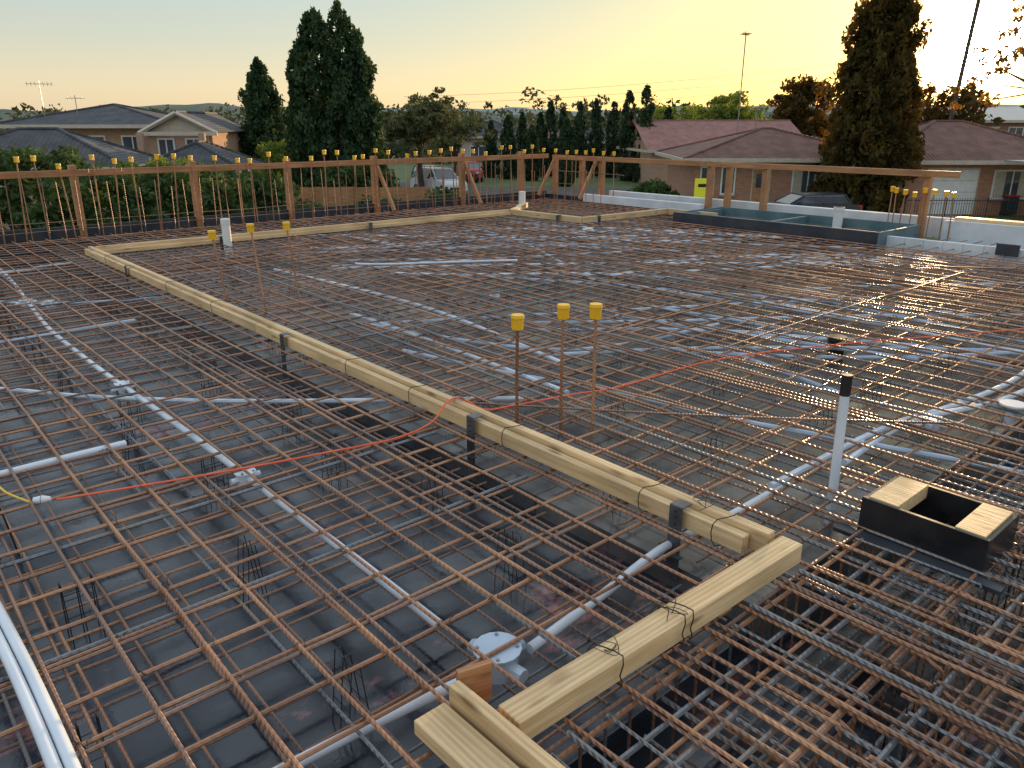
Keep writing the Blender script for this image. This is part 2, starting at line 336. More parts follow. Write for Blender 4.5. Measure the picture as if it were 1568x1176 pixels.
def loop(c0,c1,w0,h,axis,at):
    pts=[]
    for i in range(15):
        a=2*math.pi*i/14; q=(c0+c1)/2+(c1-c0)/2*1.08*max(-1,min(1,1.35*math.cos(a))); z=h/2+.01+h/2*1.12*max(-1,min(1,1.35*math.sin(a)))
        pts.append((at+w0*math.sin(a*1.5),q,z) if axis=='u' else (q,at+w0*math.sin(a*1.5),z))
    lw.tube(pts,.0022,'wire',5)
for u in(-9.4,-7.4,-6.3,-4.1,-3.4,-2.6,-1.75,-1.4): loop(2.232,2.346,.02,.1,'u',u)
for v in(1.38,1.66,1.70): loop(-1.228,-1.128,.02,.09,'v',v)
for q in((-1.18,1.4,.09),(-1.18,1.68,.09),(-3.1,2.3,.105),(-1.5,2.3,.105)):
    u,v,z=q
    for t in range(3):
        lw.tube(smoothpath([(u,v,z),(u+R.uniform(-.06,.06),v+R.uniform(-.04,.04),z+.02),(u+R.uniform(-.08,.08),v+R.uniform(-.06,.06),z+.03),(u+R.uniform(-.1,.1),v+R.uniform(-.08,.08),z+.01)],5),.0014,'wire',4)
lw.obj('tie_wire_loops',site=True)
# ---------------------------------------------------------------- capped starter bars
def starter(u,v,h,lean=(0,0),r=.0085,name='capped_starter_bar',z0=-.1,k='rust'):
    m=MB(); tx,ty=u+lean[0],v+lean[1]
    m.tube([(u,v,z0),((u+tx)/2+R.uniform(-.006,.006),(v+ty)/2,z0+(h-z0)*.5),(tx,ty,h-.02)],r,k,7)
    n=12
    m.tube([(tx,ty,h-.07),(tx,ty,h-.012)],.0285,'cap',n,r1=.03); m.tube([(tx,ty,h-.0118),(tx,ty,h+.004)],.035,'cap',n,r1=.032)
    for i in range(6):
        a=i*math.pi/3; x=tx+.029*math.cos(a);y=ty+.029*math.sin(a); m.tube([(x,y,h-.065),(x,y,h-.014)],.0035,'cap',4)
    m.obj(name,site=True)
starter(-2.78,2.47,.60);starter(-2.73,2.74,.62);starter(-2.57,2.81,.64)
starter(-6.5,2.45,.64,(-.12,-.03));starter(-6.55,2.79,.66,(-.14,0));starter(-6.47,3.09,.66,(-.14,0))
v=.6
while v<11.7: starter(-12.3+R.uniform(-.03,.03),v,1.02+R.uniform(-.05,.07),(R.uniform(-.05,.05),R.uniform(-.07,.07)),r=.009); v+=.3+R.uniform(-.06,.06)
u=-12.0
while u<-10.2: starter(u,11.75,.98+R.uniform(-.03,.05),(R.uniform(-.05,.05),0),r=.009); u+=.27
for i in range(8): starter(-5.1+.13*i+R.uniform(-.03,.03),11.75+R.choice([0,.14]),.6+R.uniform(-.03,.03),(R.uniform(-.03,.03),0),r=.008)
pc=MB()
for z in(-.05,.08,.2): bar(pc,'v',-12.33,0,11.8,z,.007,'rust2',.01)
for z in(.1,.3,.55): bar(pc,'u',11.82,-12.3,-10.2,z,.007,'rust2',.01)
v=-.9
while v<11.7:
    pc.tube([(-12.22,v,-.15),(-12.22+R.uniform(-.03,.03),v+R.uniform(-.03,.03),.9+R.uniform(-.3,.05))],.0065,R.choice(['rust','rust2']),5); v+=.21
v=8.6
while v<11.6:
    pc.tube([(-11.7,v,-.1),(-11.7,v,R.uniform(.5,.85))],.007,'rust',5); v+=.28
u=-11.6
while u<-10.3:
    pc.tube([(u,11.4,-.1),(u,11.4,R.uniform(.5,.8))],.007,'rust',5); u+=.2
pc.obj('perimeter_reinforcement_cage',site=True)
# guard rails
e=empty('timber_guard_rail')
def gpart(o,nm): o.name=nm; o.parent=e
gpart(board('x',(-12.42,-.8),(-12.42,5.2),.045,.09,.8,'oldwood'),'rail_1')
gpart(board('x',(-12.42,5.21),(-12.42,11.9),.045,.09,.8,'oldwood'),'rail_2')
for i,v in enumerate((1.0,2.72,4.38,5.93,7.6,9.59,11.14)):
    gpart(board('x',(-12.51,v),(-12.40,v+.0),.09,1.05,-.1,'oldwood'),f'post_{i+1}')
    if i in(4,5): gpart(board('x',(-12.46,v+.05),(-11.95,v+.05),.045,.07,.75,'oldwood',z1=.0),f'brace_{i+1}')
e=empty('timber_guard_rail')
gpart(board('x',(-12.3,11.93),(-8.4,11.93),.045,.09,.78,'oldwood'),'rail_1')
gpart(board('x',(-8.39,11.93),(-4.2,11.93),.045,.09,.78,'oldwood'),'rail_2')
for i,u in enumerate((-12.3,-11.5,-10.95,-8.34,-7.95,-7.24,-4.64)):
    gpart(board('x',(u,11.955),(u,12.06),.09,1.0,-.15,'oldwood'),f'post_{i+1}')
for i,u in enumerate((-12.2,-11.0)): gpart(board('x',(u,11.9),(u+.05,11.4),.045,.07,.75,'oldwood',z1=.05),f'brace_{i+1}')
board('dark_edge_form',(-12.47,-2.5),(-12.47,11.9),.02,.42,-.3,'dark',0)
board('dark_edge_form',(-12.46,11.91),(-8.0,11.91),.02,.36,-.3,'dark',0)
board('white_foam_edge_strip',(-11.2,11.78),(-8.3,11.78),.1,.16,-.02,'foam',.01)
board('white_foam_edge_strip',(-10.9,12.25),(-3.2,12.25),.12,.3,-.1,'foam',.01)
m=MB()
for i in range(24): m.box(-4.55+i*.24,-4.55+i*.24+.235,10.72,10.8,-.3,.06+R.uniform(-.004,.004),'foam')
m.obj('insulated_block_upstand',site=True,smooth=False)
m=MB(); m.box(-4.3,-1.6,11.9,12.0,-.4,.2,'foam'); m.box(-1.5,2,11.9,12.0,-.4,.16,'foam')
m.box(-4.3,2,10.85,11.88,-.42,-.3,'conc'); m.obj('white_form_wall',site=True,smooth=False)
board('timber_walkway_plank',(-4.2,12.1),(-2.4,12.1),.2,.045,.2,'pine')
board('dark_form_patch',(-3.2,10.66),(-2.95,10.66),.03,.14,-.02,'dark',0)
# stair void box
m=MB(); a,b,c,d=-7.9,-4.55,10.42,11.75
m.box(a,b,c,c+.03,-.3,.13,'dark'); m.box(a+.002,b-.002,c+.0302,c+.075,.06,.134,'teal'); m.box(a,b,d-.03,d,-.3,.13,'teal'); m.box(a,a+.03,c+.031,d-.031,-.3,.128,'teal'); m.box(b-.03,b,c+.031,d-.031,-.3,.128,'teal')
m.box(a+.04,a+.09,c+.08,d-.04,-.02,.1,'teal'); m.box(-6.3,-6.25,c+.08,d-.032,0,.11,'teal'); m.box(a+.031,b-.031,c+.031,d-.031,-.5,-.3,'black')
m.obj('stair_void_formwork',site=True,smooth=False)
# plywood box-out near right
e=empty('plywood_boxout')
def bx(n,*a):
    m=MB(); m.box(*a); o=m.obj(n,site=True,smooth=False,bevel=.002); o.parent=e
bx('side_near',-1.13,-.68,2.80,2.817,-.04,.125,'blackply'); bx('side_far',-1.13,-.68,3.10,3.117,-.04,.12,'blackply')
bx('side_left',-1.13,-1.113,2.818,3.099,-.04,.12,'blackply'); bx('side_right',-.697,-.68,2.818,3.099,-.04,.12,'blackply')
bx('timber_left',-1.112,-1.0,2.819,3.098,.07,.128,'pine'); bx('timber_right',-.80,-.698,2.819,3.098,.07,.128,'pine')
bx('base_strip',-1.2,-.6,2.74,2.80,-.03,-.012,'dark')
# ---------------------------------------------------------------- conduits
def pipe(name,pts,r,k,sm=True,n=8):
    m=MB(); m.tube(smoothpath(pts) if sm else pts,r,k,n); return m.obj(name,site=True)
def wav(pts,z,j=.012): return [(p[0]+R.uniform(-j,j),p[1]+R.uniform(-j,j),z+R.uniform(-.008,.008)) for p in pts]
rc=.0175
pipe('electrical_conduit',wav([(-11.9,1.35),(-9.74,1.32),(-8.02,1.2),(-6.85,1.15),(-5.49,1.15),(-4.55,1.18),(-3.61,1.2),(-2.4,1.2),(-1.75,1.22)],-.04,.01),rc,'pvc',n=10)
pipe('electrical_conduit',wav([(-5.8,.2),(-5.42,.57),(-4.98,.93),(-4.45,1.41),(-3.95,1.95),(-3.6,2.4),(-3.2,2.9)],-.05,.01),rc*.85,'pvc')
pipe('electrical_conduit',wav([(-6.62,-.8),(-6.66,.77),(-6.78,1.74)],-.05),rc,'pvcb')
pipe('electrical_conduit',wav([(-9.8,.3),(-9.95,1.29),(-10.2,2.05)],-.05),rc,'pvc')
pipe('electrical_conduit',wav([(-9.0,.5),(-8.4,1.0),(-8.0,1.3),(-7.6,1.9),(-7.4,2.6)],-.05),rc*.8,'pvcb')
pipe('electrical_conduit',wav([(-3.9,-.9),(-3.94,.34),(-3.99,.9)],-.03),rc*1.1,'pvc',n=10)
for d in(.012,.046): pipe('electrical_conduit',[(-4.2,.02+d,.03),(-2.7,.1+d,.026),(-1.76,.12+d,.03),(-.4,.1+d,.03)],.016,'pvc',n=12)
pipe('electrical_conduit',wav([(-1.56,-.5),(-1.55,.59),(-1.51,1.15)],-.075,.004),.0175,'pvc',n=12)
pipe('electrical_conduit',wav([(-1.5,1.38),(-1.55,1.8),(-1.6,2.2),(-1.58,2.6),(-1.58,3.0)],-.075,.004),.0175,'pvc',n=12)
pipe('electrical_conduit',wav([(-1.58,2.95),(-1.55,4.0),(-1.42,4.8),(-1.4,5.7),(-1.6,7.5)],-.04),rc,'pvc')
pipe('electrical_conduit',wav([(-1.48,3.4),(-1.5,4.2),(-1.3,4.9),(-1.25,5.9),(-1.3,8)],-.035),rc,'pvc')
pipe('electrical_conduit',wav([(-4.5,2.9),(-3.6,3.1),(-2.93,3.34),(-2.2,3.5),(-1.5,3.75),(-.87,3.9),(0,4.1)],-.04,.02),rc*.9,'pvcb')
pipe('electrical_conduit',[(-7.55,4.3,.03),(-7.5,4.42,.015),(-7.3,4.7,.012),(-7.0,5.2,.015),(-6.6,5.86,.015)],.012,'pvc')
RR=random.Random(33)
seeds=[[(-8.17,3.63),(-5.64,3.82),(-3.54,3.55)],[(-5.34,3.1),(-3.76,3.77),(-3.46,5.25)],[(-5.47,5.85),(-3.8,6.1),(-1.98,6.34)]]
for i in range(48):
    u=RR.uniform(-10.8,-2.6); v=RR.uniform(2.6,8.8); a=RR.choice([.85,.85,.85,-.1])+RR.uniform(-.3,.3); L=RR.uniform(1.5,5); p=[(u,v)]
    for j in range(4):
        a+=RR.uniform(-.13,.13); q=(p[-1][0]+math.cos(a)*L/4,p[-1][1]+math.sin(a)*L/4)
        if q[0]>-1.3 or q[1]>10.2 or q[1]<2.4: break
        p.append(q)
    if len(p)>2: seeds.append(p)
for i,p in enumerate(seeds): pipe('electrical_conduit',[(a,b,RR.choice([-.045,-.04,-.035])) for a,b in p],.0155,'pvcb' if i%3 else 'pvc')
def jbox(u,v,z,r=.045,k='pvc',h=.05):
    m=MB(); m.tube([(u,v,z-h),(u,v,z)],r,k,16); m.tube([(u,v,z+.0005),(u,v,z+.006)],r*1.18,k,16)
    for i in range(4):
        a=i*math.pi/2+.1; m.tube([(u+math.cos(a)*r*.9,v+math.sin(a)*r*.9,z-h*.55),(u+math.cos(a)*r*1.7,v+math.sin(a)*r*1.7,z-h*.55)],r*.36,k,8)
        m.tube([(u+math.cos(a+.8)*r*.95,v+math.sin(a+.8)*r*.95,z+.006),(u+math.cos(a+.8)*r*.95,v+math.sin(a+.8)*r*.95,z+.011)],.006,'metal',6)
    m.obj('conduit_junction_box',site=True)
jbox(-3.24,1.2,-.022,.042);jbox(-4.97,1.16,-.022,.045);jbox(-8.1,1.2,-.022,.05);jbox(-7.9,1.35,-.022,.04);jbox(-1.52,1.27,-.03,.065,'pvcb',h=.08)
jbox(-1.43,4.3,-.022,.045);jbox(-7.98,8.5,.02,.06,'white');jbox(-5.5,4.6,-.022,.035);jbox(-9.0,5.6,-.02,.04)
m=MB(); m.tube([(-1.19,4.76,.012),(-1.19,4.76,.022)],.07,'white',24); m.tube([(-1.19,4.76,-.1),(-1.19,4.76,.0115)],.03,'pvc',16); m.obj('conduit_cover_disc',site=True)
m=MB(); m.tube([(-1.35,3.04,-.2),(-1.37,3.055,.45)],.0205,'pvc',14); m.tube([(-1.37,3.055,.42),(-1.372,3.057,.51)],.0225,'black',14); m.obj('upright_pipe_with_black_cap',site=True)
m=MB(); m.tube([(-10.04,3.86,-.15),(-10.04,3.86,.33)],.055,'white',16); m.tube([(-10.04,3.86,.27),(-10.04,3.86,.335)],.06,'white',16); m.obj('white_vent_pipe',site=True)
m=MB(); m.tube([(-11.0,9.88,-.15),(-11.0,9.88,.3)],.06,'white',16); m.tube([(-11.0,9.88,-.0),(-11.0,9.88,.05)],.1,'white',16); m.obj('white_vent_pipe',site=True)
m=MB(); m.tube([(-5.7,11.6,-.1),(-5.7,11.6,.3)],.07,'white',16); m.tube([(-5.7,11.6,.25),(-5.7,11.6,.3)],.08,'white',16); m.obj('white_vent_pipe',site=True)
m=MB(); m.tube([(-2.57,5.47,-.17),(-2.57,5.47,-.03)],.06,'black',18); m.tube([(-2.57,5.47,-.028),(-2.57,5.47,-.0)],.07,'black',18); m.obj('black_pipe_stub',site=True)
m=MB(); m.tube(smoothpath([(-3.41,.47,.02),(-3.32,.8,.014),(-3.19,1.2,.02),(-3.12,1.55,.014),(-3.04,1.88,.02),(-3.03,2.1,.05),(-3.08,2.24,.112),(-3.09,2.34,.112),(-3.02,2.45,.04),(-3.0,2.66,.02),(-2.9,3.0,.03),(-2.84,3.35,.015),(-2.77,4.25,.02),(-2.4,5.29,.015),(-1.71,6.68,.02),(-1.2,8,.02)]),.0048,'cord',7)
m.obj('orange_extension_cord',site=True)
m=MB(); m.tube(smoothpath([(-4.3,-.1,.01),(-3.9,.25,.015),(-3.62,.33,.014),(-3.46,.38,.02)]),.0048,'cordy',7); m.obj('yellow_extension_cord',site=True)
m=MB(); m.tube([(-3.455,.395,.024),(-3.442,.42,.024)],.012,'pvc',10,r1=.017); m.tube([(-3.44,.424,.024),(-3.425,.452,.024)],.018,'white',10,r1=.01); m.obj('extension_cord_plug',site=True)

# ================================================================ surroundings (X right, Y forward, ground -3)
G=-3.0
def sheet(name,pts,z,k):
    m=MB(); m.face([(x,y,z) for x,y in pts],k); return m.obj(name,smooth=False)
m=MB()
nx,ny=60,60
def gz(x,y):
    d=math.hypot(x,y)
    return G-min(1,max(0,(d-90)/200))*6
xs=np.sinh(np.linspace(-5,5,nx))*40; ys=np.sinh(np.linspace(-5,5,ny))*40
for j in range(ny):
    for i in range(nx): m.v.append((xs[i],ys[j],gz(xs[i],ys[j])))
for j in range(ny-1):
    for i in range(nx-1): m.f.append((j*nx+i,j*nx+i+1,(j+1)*nx+i+1,(j+1)*nx+i)); m.m.append(m.mi('grass'))
m.obj('ground')
sheet('road',[(-60,50),(60,50),(60,58),(-60,58)],G+.004,'asphalt')
sheet('side_street',[(-9.5,58),(-3,58),(-1,88),(-7,88)],G+.004,'asphalt')
sheet('driveway',[(19,30),(23,30),(23,50),(19,50)],G+.008,'conc')
m=MB(); m.box(-60,60,49.7,49.99,G,G+.13,'conc'); m.box(-60,-9.8,58.01,58.3,G,G+.13,'conc'); m.obj('kerb',smooth=False)
sheet('footpath',[(-60,46.5),(60,46.5),(60,48),(-60,48)],G+.006,'conc')
def hills(name,dist,base,amp,k,seed,x0=-1.0,x1=1.0):
    r=np.random.RandomState(seed); m=MB(); n=160; ph=r.rand(6)*6.28
    for i in range(n+1):
        a=x0+(x1-x0)*i/n; x=math.tan(a)*dist; h=base+amp*sum(math.sin(a*f+ph[q])/(q+1) for q,f in enumerate((4,9,17,33,60,110)))
        m.v+= [(x,dist,-12),(x,dist+dist*.05,h*.75),(x,dist+dist*.1,h),(x,dist*1.25,h*.6)]
    for i in range(n):
        for q in range(3): m.f.append((i*4+q,(i+1)*4+q,(i+1)*4+q+1,i*4+q+1)); m.m.append(m.mi(k))
    m.obj(name)
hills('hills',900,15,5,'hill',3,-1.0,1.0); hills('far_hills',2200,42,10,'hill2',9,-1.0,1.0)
nr=np.random.RandomState(5)
def leaves(centers,radii,per,size,name_mat,up=0.0):
    C=np.repeat(np.array(centers),per,0); Rr=np.repeat(np.array(radii),per,0); n=len(C)
    d=nr.normal(size=(n,3)); d/=np.linalg.norm(d,axis=1)[:,None]; rad=nr.rand(n)**.45
    P=C+d*Rr*rad[:,None]
    a=nr.normal(size=(n,3)); a[:,2]+=up; a/=np.linalg.norm(a,axis=1)[:,None]
    b=np.cross(a,nr.normal(size=(n,3))); b/=np.linalg.norm(b,axis=1)[:,None]
    s=size*(.5+nr.rand(n))[:,None]; a=a*s*.8; b=b*s*.42
    return np.stack([P-a,P+b,P+a*1.1,P-b],1).reshape(-1,3)
def leafobj(name,V,k,parent=None,loc=(0,0,0)):
    n=len(V)//4; me=bpy.data.meshes.new(name); me.vertices.add(len(V)); me.vertices.foreach_set('co',V.ravel())
    me.loops.add(n*4); me.loops.foreach_set('vertex_index',np.arange(n*4)); me.polygons.add(n)
    me.polygons.foreach_set('loop_start',np.arange(0,n*4,4)); me.update(calc_edges=True); me.validate(); me.materials.append(M[k])
    o=bpy.data.objects.new(name,me); col.objects.link(o); o.location=loc
    if parent: o.parent=parent
    return o
def conifer(name,x,y,zt,w,k='conifer',ncl=420,per=36,leaf=.17,zb=G,tops=((0,0,1),),low=.0,pw=.75,clr=.36):
    e=empty(name,(x,y,zb)); H=zt-zb; cs=[];rs=[]
    tb=MB()
    for(tx,tw_,th) in tops:
        tw_=tw_ or 1
        h=H*th; tb.tube([(tx*w*.3,0,0),(tx*w*.8,0,h*.5),(tx*w,0,h*.96)],.22*min(1,w/3),'bark',7,r1=.03)
        for i in range(int(ncl*th/len(tops))):
            t=nr.rand()**1.15*(1-low)+low; z=h*t
            prof=(min(1,(t-low+.02)/.12)**.5)*((1-t)**pw*1.15 if t>.25 else (1-.25)**pw*1.15)
            lump=1+.17*math.sin(z*2.3+tx*9)+.1*math.sin(z*5.1+3)
            r_=w*.5*tw_*prof*(.55+.5*nr.rand())*lump if nr.rand()<.85 else w*.5*tw_*prof*nr.rand()
            a=nr.rand()*6.283; r_=min(r_,w*.5*tw_*1.05); cr=clr*(.6+.7*nr.rand())*(1 if t<.85 else .6)
            cs.append((tx*w+math.cos(a)*r_,math.sin(a)*r_,z)); rs.append((cr*.8,cr*.8,cr*1.5))
            if i%9==0: tb.tube([(tx*w,0,z*.95),(tx*w+math.cos(a)*r_,math.sin(a)*r_,z)],.04,'bark',4,r1=.01)
    tb.obj('trunk_and_limbs',parent=e); leafobj('foliage',leaves(cs,rs,per,leaf,k,1.2),k,e); return e
conifer('cypress_tree',-9.7,44,7.3,5.2,'conifer',1200,42,.16,tops=((-.13,.62,.965),(.13,.62,1.0),(.3,.45,.86),(-.28,.45,.82)),pw=.42)
conifer('cypress_tree',-15.3,50,5.0,3.3,'conifer',560,42,.15,pw=.52,clr=.32)
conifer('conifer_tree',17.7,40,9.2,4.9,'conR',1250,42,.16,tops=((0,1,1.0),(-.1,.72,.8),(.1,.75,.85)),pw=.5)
for (px,py,ww,d) in((752,188,13,70),(778,180,16,68),(800,176,14,75),(828,176,14,72),(843,158,16,72),(862,168,14,74),(888,160,15,70),(912,156,16,72),(940,160,17,70),(962,143,19,66),(988,136,22,64),(1022,168,20,75),(868,185,14,60),(815,196,16,66)):
    conifer('pencil_pine',(px-784)/1243*d,d,1.5+(190-py)/1300*d,ww*1.7/1243*d,'pencil',130,28,.16,pw=.5,clr=.3)
def broad(name,x,y,zt,w,k,zb=G,trunk=.45,ncl=90,per=60,leaf=.14,cl=.7,gap=.75,seed=1,branches=9,spread=.2,bz=(.25,.85)):
    e=empty(name,(x,y,zb)); H=zt-zb; r=random.Random(seed); tb=MB(); cs=[];rs=[]
    th=H*trunk; tb.tube([(0,0,0),(r.uniform(-.2,.2),0,th*.6),(0,0,th)],.05+.025*H,'bark',8,r1=.02*H)
    for i in range(branches):
        a=6.283*i/branches+r.uniform(-.4,.4); q=r.uniform(.35,1)*w*.42; z=th+(H-th)*r.uniform(*bz)
        p=(math.cos(a)*q,math.sin(a)*q,z); mid=(p[0]*.45,p[1]*.45,th+(z-th)*.6)
        tb.tube([(0,0,th*.85),mid,p],.012*H,'bark',5,r1=.015)
        for j in range(ncl//branches):
            s=w*spread; c=(p[0]+r.gauss(0,s*.75),p[1]+r.gauss(0,s*.75),min(H-.1,p[2]+r.gauss(0,s*.55)))
            cs.append(c); q2=cl*r.uniform(.4,1.05); rs.append((q2,q2,q2*.6))
            if j%3==0: tb.tube([mid,c],.01+.002*H,'bark',4,r1=.008)
    tb.obj('trunk_and_limbs',parent=e); leafobj('foliage',leaves(cs,rs,per,leaf,k,-.3),k,e); return e
broad('gum_tree',-5.9,52,3.6,4.6,'gum',ncl=170,per=55,leaf=.15,cl=.55,seed=3)
broad('gum_tree',-4.2,60,1.9,4,'gum',ncl=100,per=50,cl=.6,seed=8)
broad('light_green_tree',19.5,75,3.9,7,'bright',ncl=150,per=60,leaf=.2,cl=.95,seed=4,trunk=.25)
broad('light_green_tree',15.5,80,2.8,6,'bright',ncl=90,per=60,leaf=.2,cl=.95,seed=41,trunk=.25)
broad('round_tree',16.6,68,1.9,3.6,'conifer',ncl=100,per=50,cl=.7,seed=14,trunk=.25)
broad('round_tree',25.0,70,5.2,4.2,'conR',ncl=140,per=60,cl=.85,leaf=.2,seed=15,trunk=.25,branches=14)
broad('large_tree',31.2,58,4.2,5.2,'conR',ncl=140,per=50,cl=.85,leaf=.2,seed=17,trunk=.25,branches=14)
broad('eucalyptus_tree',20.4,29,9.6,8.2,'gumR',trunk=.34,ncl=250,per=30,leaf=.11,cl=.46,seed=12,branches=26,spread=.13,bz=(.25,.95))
def shrub(name,x,y,zt,w,k='bush',dp=None,zb=G,ncl=140,per=60,leaf=.12,seed=1):
    e=empty(name,(x,y,zb)); r=random.Random(seed); H=zt-zb; cs=[];rs=[]; tb=MB()
    for i in range(6):
        a=i*1.05; tb.tube([(0,0,0),(math.cos(a)*w*.2,math.sin(a)*w*.2,H*.7)],.06,'bark',5,r1=.02)
    for i in range(ncl):
        a=r.uniform(0,6.283); q=r.random()**.5; z=H*r.uniform(.15,.93); s=math.sqrt(max(.1,1-((z/H-.35)/.68)**2))
        cs.append((math.cos(a)*q*w*.5*s,math.sin(a)*q*(dp or w)*.5*s,z)); q2=.5*r.uniform(.5,1.1); rs.append((q2,q2,q2*.8))
    tb.obj('stems',parent=e); leafobj('foliage',leaves(cs,rs,per,leaf,k),k,e)
for i,(x,y,zt,w,k) in enumerate(((-14.8,24,1.0,5.5,'bush'),(-11.9,22,.35,4,'bush'),(-10.2,25,.3,4.5,'bush'),(-13.5,30,.3,5,'bright'),(-9,28,-.2,3.6,'bush'),(-17.5,20,.2,4,'bush'),(-7.6,27,-1.2,3,'bush'),(-11.5,33,-.2,4,'bush'),(-5.5,33,-1.6,2.5,'bush'),(-3.0,36,-1.5,2.5,'bush'),(7.5,42,-1.5,2.5,'bush'),(-8.5,42,-.5,5,'bush'),(-13.2,47,.6,4.5,'bright'),(-8,17,-.9,3.2,'bush'),(-5.5,20,-1.3,3,'bush'))):
    shrub('garden_bush',x,y,zt,w,k,seed=i,ncl=150 if w>4 else 90)
cs=[];rs=[]
r=random.Random(12)
for i in range(700):
    d=r.uniform(88,230); a=r.uniform(-.66,.66); x=math.tan(a)*d*1.05; zb=gz(x,d)
    px=784+1243*x/d
    h=r.uniform(3.0,5.4) if d<140 else r.uniform(7,12.5)
    if 560<px<720 and d<120: h*=.6
    w=r.uniform(2,4.5)
    for j in range(5): cs.append((x+r.uniform(-w,w),d+r.uniform(-w,w),zb+h*r.uniform(.3,.9))); q=r.uniform(1,2); rs.append((q*1.1,q,q*.9))
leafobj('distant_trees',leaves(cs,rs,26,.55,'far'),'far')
# ---------------------------------------------------------------- houses
def house(name,x,y,w,d,rz,wh,rh,kind='hip',wall='brick',roof='tiler',ops=(),ov=.5,zb=G,gable_k='trim',ridge=None):
    e=empty(name,(x,y,zb),rz)
    m=MB(); m.box(0,w,0,d,0,wh,wall); m.obj('walls',parent=e,smooth=False)
    m=MB(); X0,X1,Y0,Y1=-ov,w+ov,-ov,d+ov; z0=wh+.02
    if kind=='hip':
        q=min(w,d)/2+ov
        if w>=d: A=(X0+q,(Y0+Y1)/2,z0+rh);B=(X1-q,(Y0+Y1)/2,z0+rh)
        else: A=((X0+X1)/2,Y0+q,z0+rh);B=((X0+X1)/2,Y1-q,z0+rh)
        c=[(X0,Y0,z0),(X1,Y0,z0),(X1,Y1,z0),(X0,Y1,z0)]
        if w>=d:
            m.face([c[0],c[1],B,A],roof);m.face([c[1],c[2],B],roof);m.face([c[2],c[3],A,B],roof);m.face([c[3],c[0],A],roof); hips=[(c[0],A),(c[1],B),(c[2],B),(c[3],A),(A,B)]
        else:
            m.face([c[0],c[1],A],roof);m.face([c[1],c[2],B,A],roof);m.face([c[2],c[3],B],roof);m.face([c[3],c[0],A,B],roof); hips=[(c[0],A),(c[1],A),(c[2],B),(c[3],B),(A,B)]
        m.face(c[::-1],'trim')
        for p,q_ in hips: m.tube([p,q_],.09,roof,6)
    elif kind=='gx':
        xm=w/2; m.face([(X0,Y0,z0),(xm,Y0,z0+rh),(xm,Y1,z0+rh),(X0,Y1,z0)],roof); m.face([(xm,Y0,z0+rh),(X1,Y0,z0),(X1,Y1,z0),(xm,Y1,z0+rh)],roof)
        m.face([(0,-.01,z0),(w,-.01,z0),(xm,-.01,z0+rh*.93)],gable_k); m.face([(w,d+.01,z0),(0,d+.01,z0),(xm,d+.01,z0+rh*.93)],gable_k)
        m.tube([(xm,Y0,z0+rh),(xm,Y1,z0+rh)],.09,roof,6)
        for sgn,xa in((1,X0),(-1,X1)):
            m.tube([(xa,Y0-.03,z0-.05),(xm,Y0-.03,z0+rh-.05)],.11,'trim',4)
    else:
        ym=d/2; m.face([(X0,Y0,z0),(X1,Y0,z0),(X1,ym,z0+rh),(X0,ym,z0+rh)],roof); m.face([(X0,ym,z0+rh),(X1,ym,z0+rh),(X1,Y1,z0),(X0,Y1,z0)],roof)
        m.face([(-.01,0,z0),(-.01,ym,z0+rh*.93),(-.01,d,z0)],wall); m.face([(w+.01,0,z0),(w+.01,d,z0),(w+.01,ym,z0+rh*.93)],wall)
        m.tube([(X0,ym,z0+rh),(X1,ym,z0+rh)],.09,roof,6)
    m.obj('roof',parent=e,smooth=False)
    m=MB()
    m.box(X0-.02,X1+.02,Y0-.12,Y0-.004,z0-.16,z0+.03,'trim')
    if kind!='gx': m.box(X0-.1,X0-.004,Y0,Y1,z0-.16,z0+.03,'trim'); m.box(X1+.004,X1+.1,Y0,Y1,z0-.16,z0+.03,'trim')
    m.tube([(w-.2,-.06,0),(w-.2,-.06,wh-.1)],.045,'trim',6); m.obj('gutters_and_fascia',parent=e,smooth=False)
    for i,(t,x0,x1,z0_,z1) in enumerate(ops):
        m=MB()
        if t=='garage':
            m.box(x0-.08,x1+.08,-.05,-.003,z0_,z1+.08,'trim'); n=4
            for j in range(n): m.box(x0,x1,-.075,-.052,z0_+(z1-z0_)*j/n+.015,z0_+(z1-z0_)*(j+1)/n-.015,'white')
            m.box(x0,x1,-.06,-.051,z0_,z1,'trim'); m.box((x0+x1)/2-.1,(x0+x1)/2+.1,-.095,-.076,z0_+1.1,z0_+1.14,'metal'); m.obj('garage_door',parent=e,smooth=False)
        elif t=='door':
            m.box(x0-.07,x1+.07,-.06,-.003,z0_,z1+.07,'trim'); m.box(x0,x1,-.08,-.061,z0_,z1,'oldwood')
            m.box(x0+.15,x1-.15,-.09,-.081,z0_+1.2,z1-.2,'glass'); m.obj('front_door',parent=e,smooth=False)
        elif t=='col':
            m.box(x0,x1,-1.6,-1.6+(x1-x0),z0_,z1,wall); m.obj('porch_column',parent=e,smooth=False)
        else:
            m.box(x0,x1,-.03,-.003,z0_,z1,'glass'); f=.08
            m.box(x0-f,x0,-.06,-.002,z0_-f,z1+f,'white'); m.box(x1,x1+f,-.06,-.002,z0_-f,z1+f,'white')
            m.box(x0,x1,-.06,-.002,z0_-f,z0_,'white'); m.box(x0,x1,-.06,-.002,z1,z1+f,'white')
            m.box((x0+x1)/2-.03,(x0+x1)/2+.03,-.055,-.031,z0_,z1,'white'); m.box(x0-.12,x1+.12,-.13,-.061,z0_-.16,z0_-f-.004,'brickl')
            if t=='winc': m.box(x0+.02,x0+(x1-x0)*.3,-.04,-.0305,z0_,z1,'render'); m.box(x1-(x1-x0)*.3,x1-.02,-.04,-.0305,z0_,z1,'render')
            m.obj('window',parent=e,smooth=False)
    return e
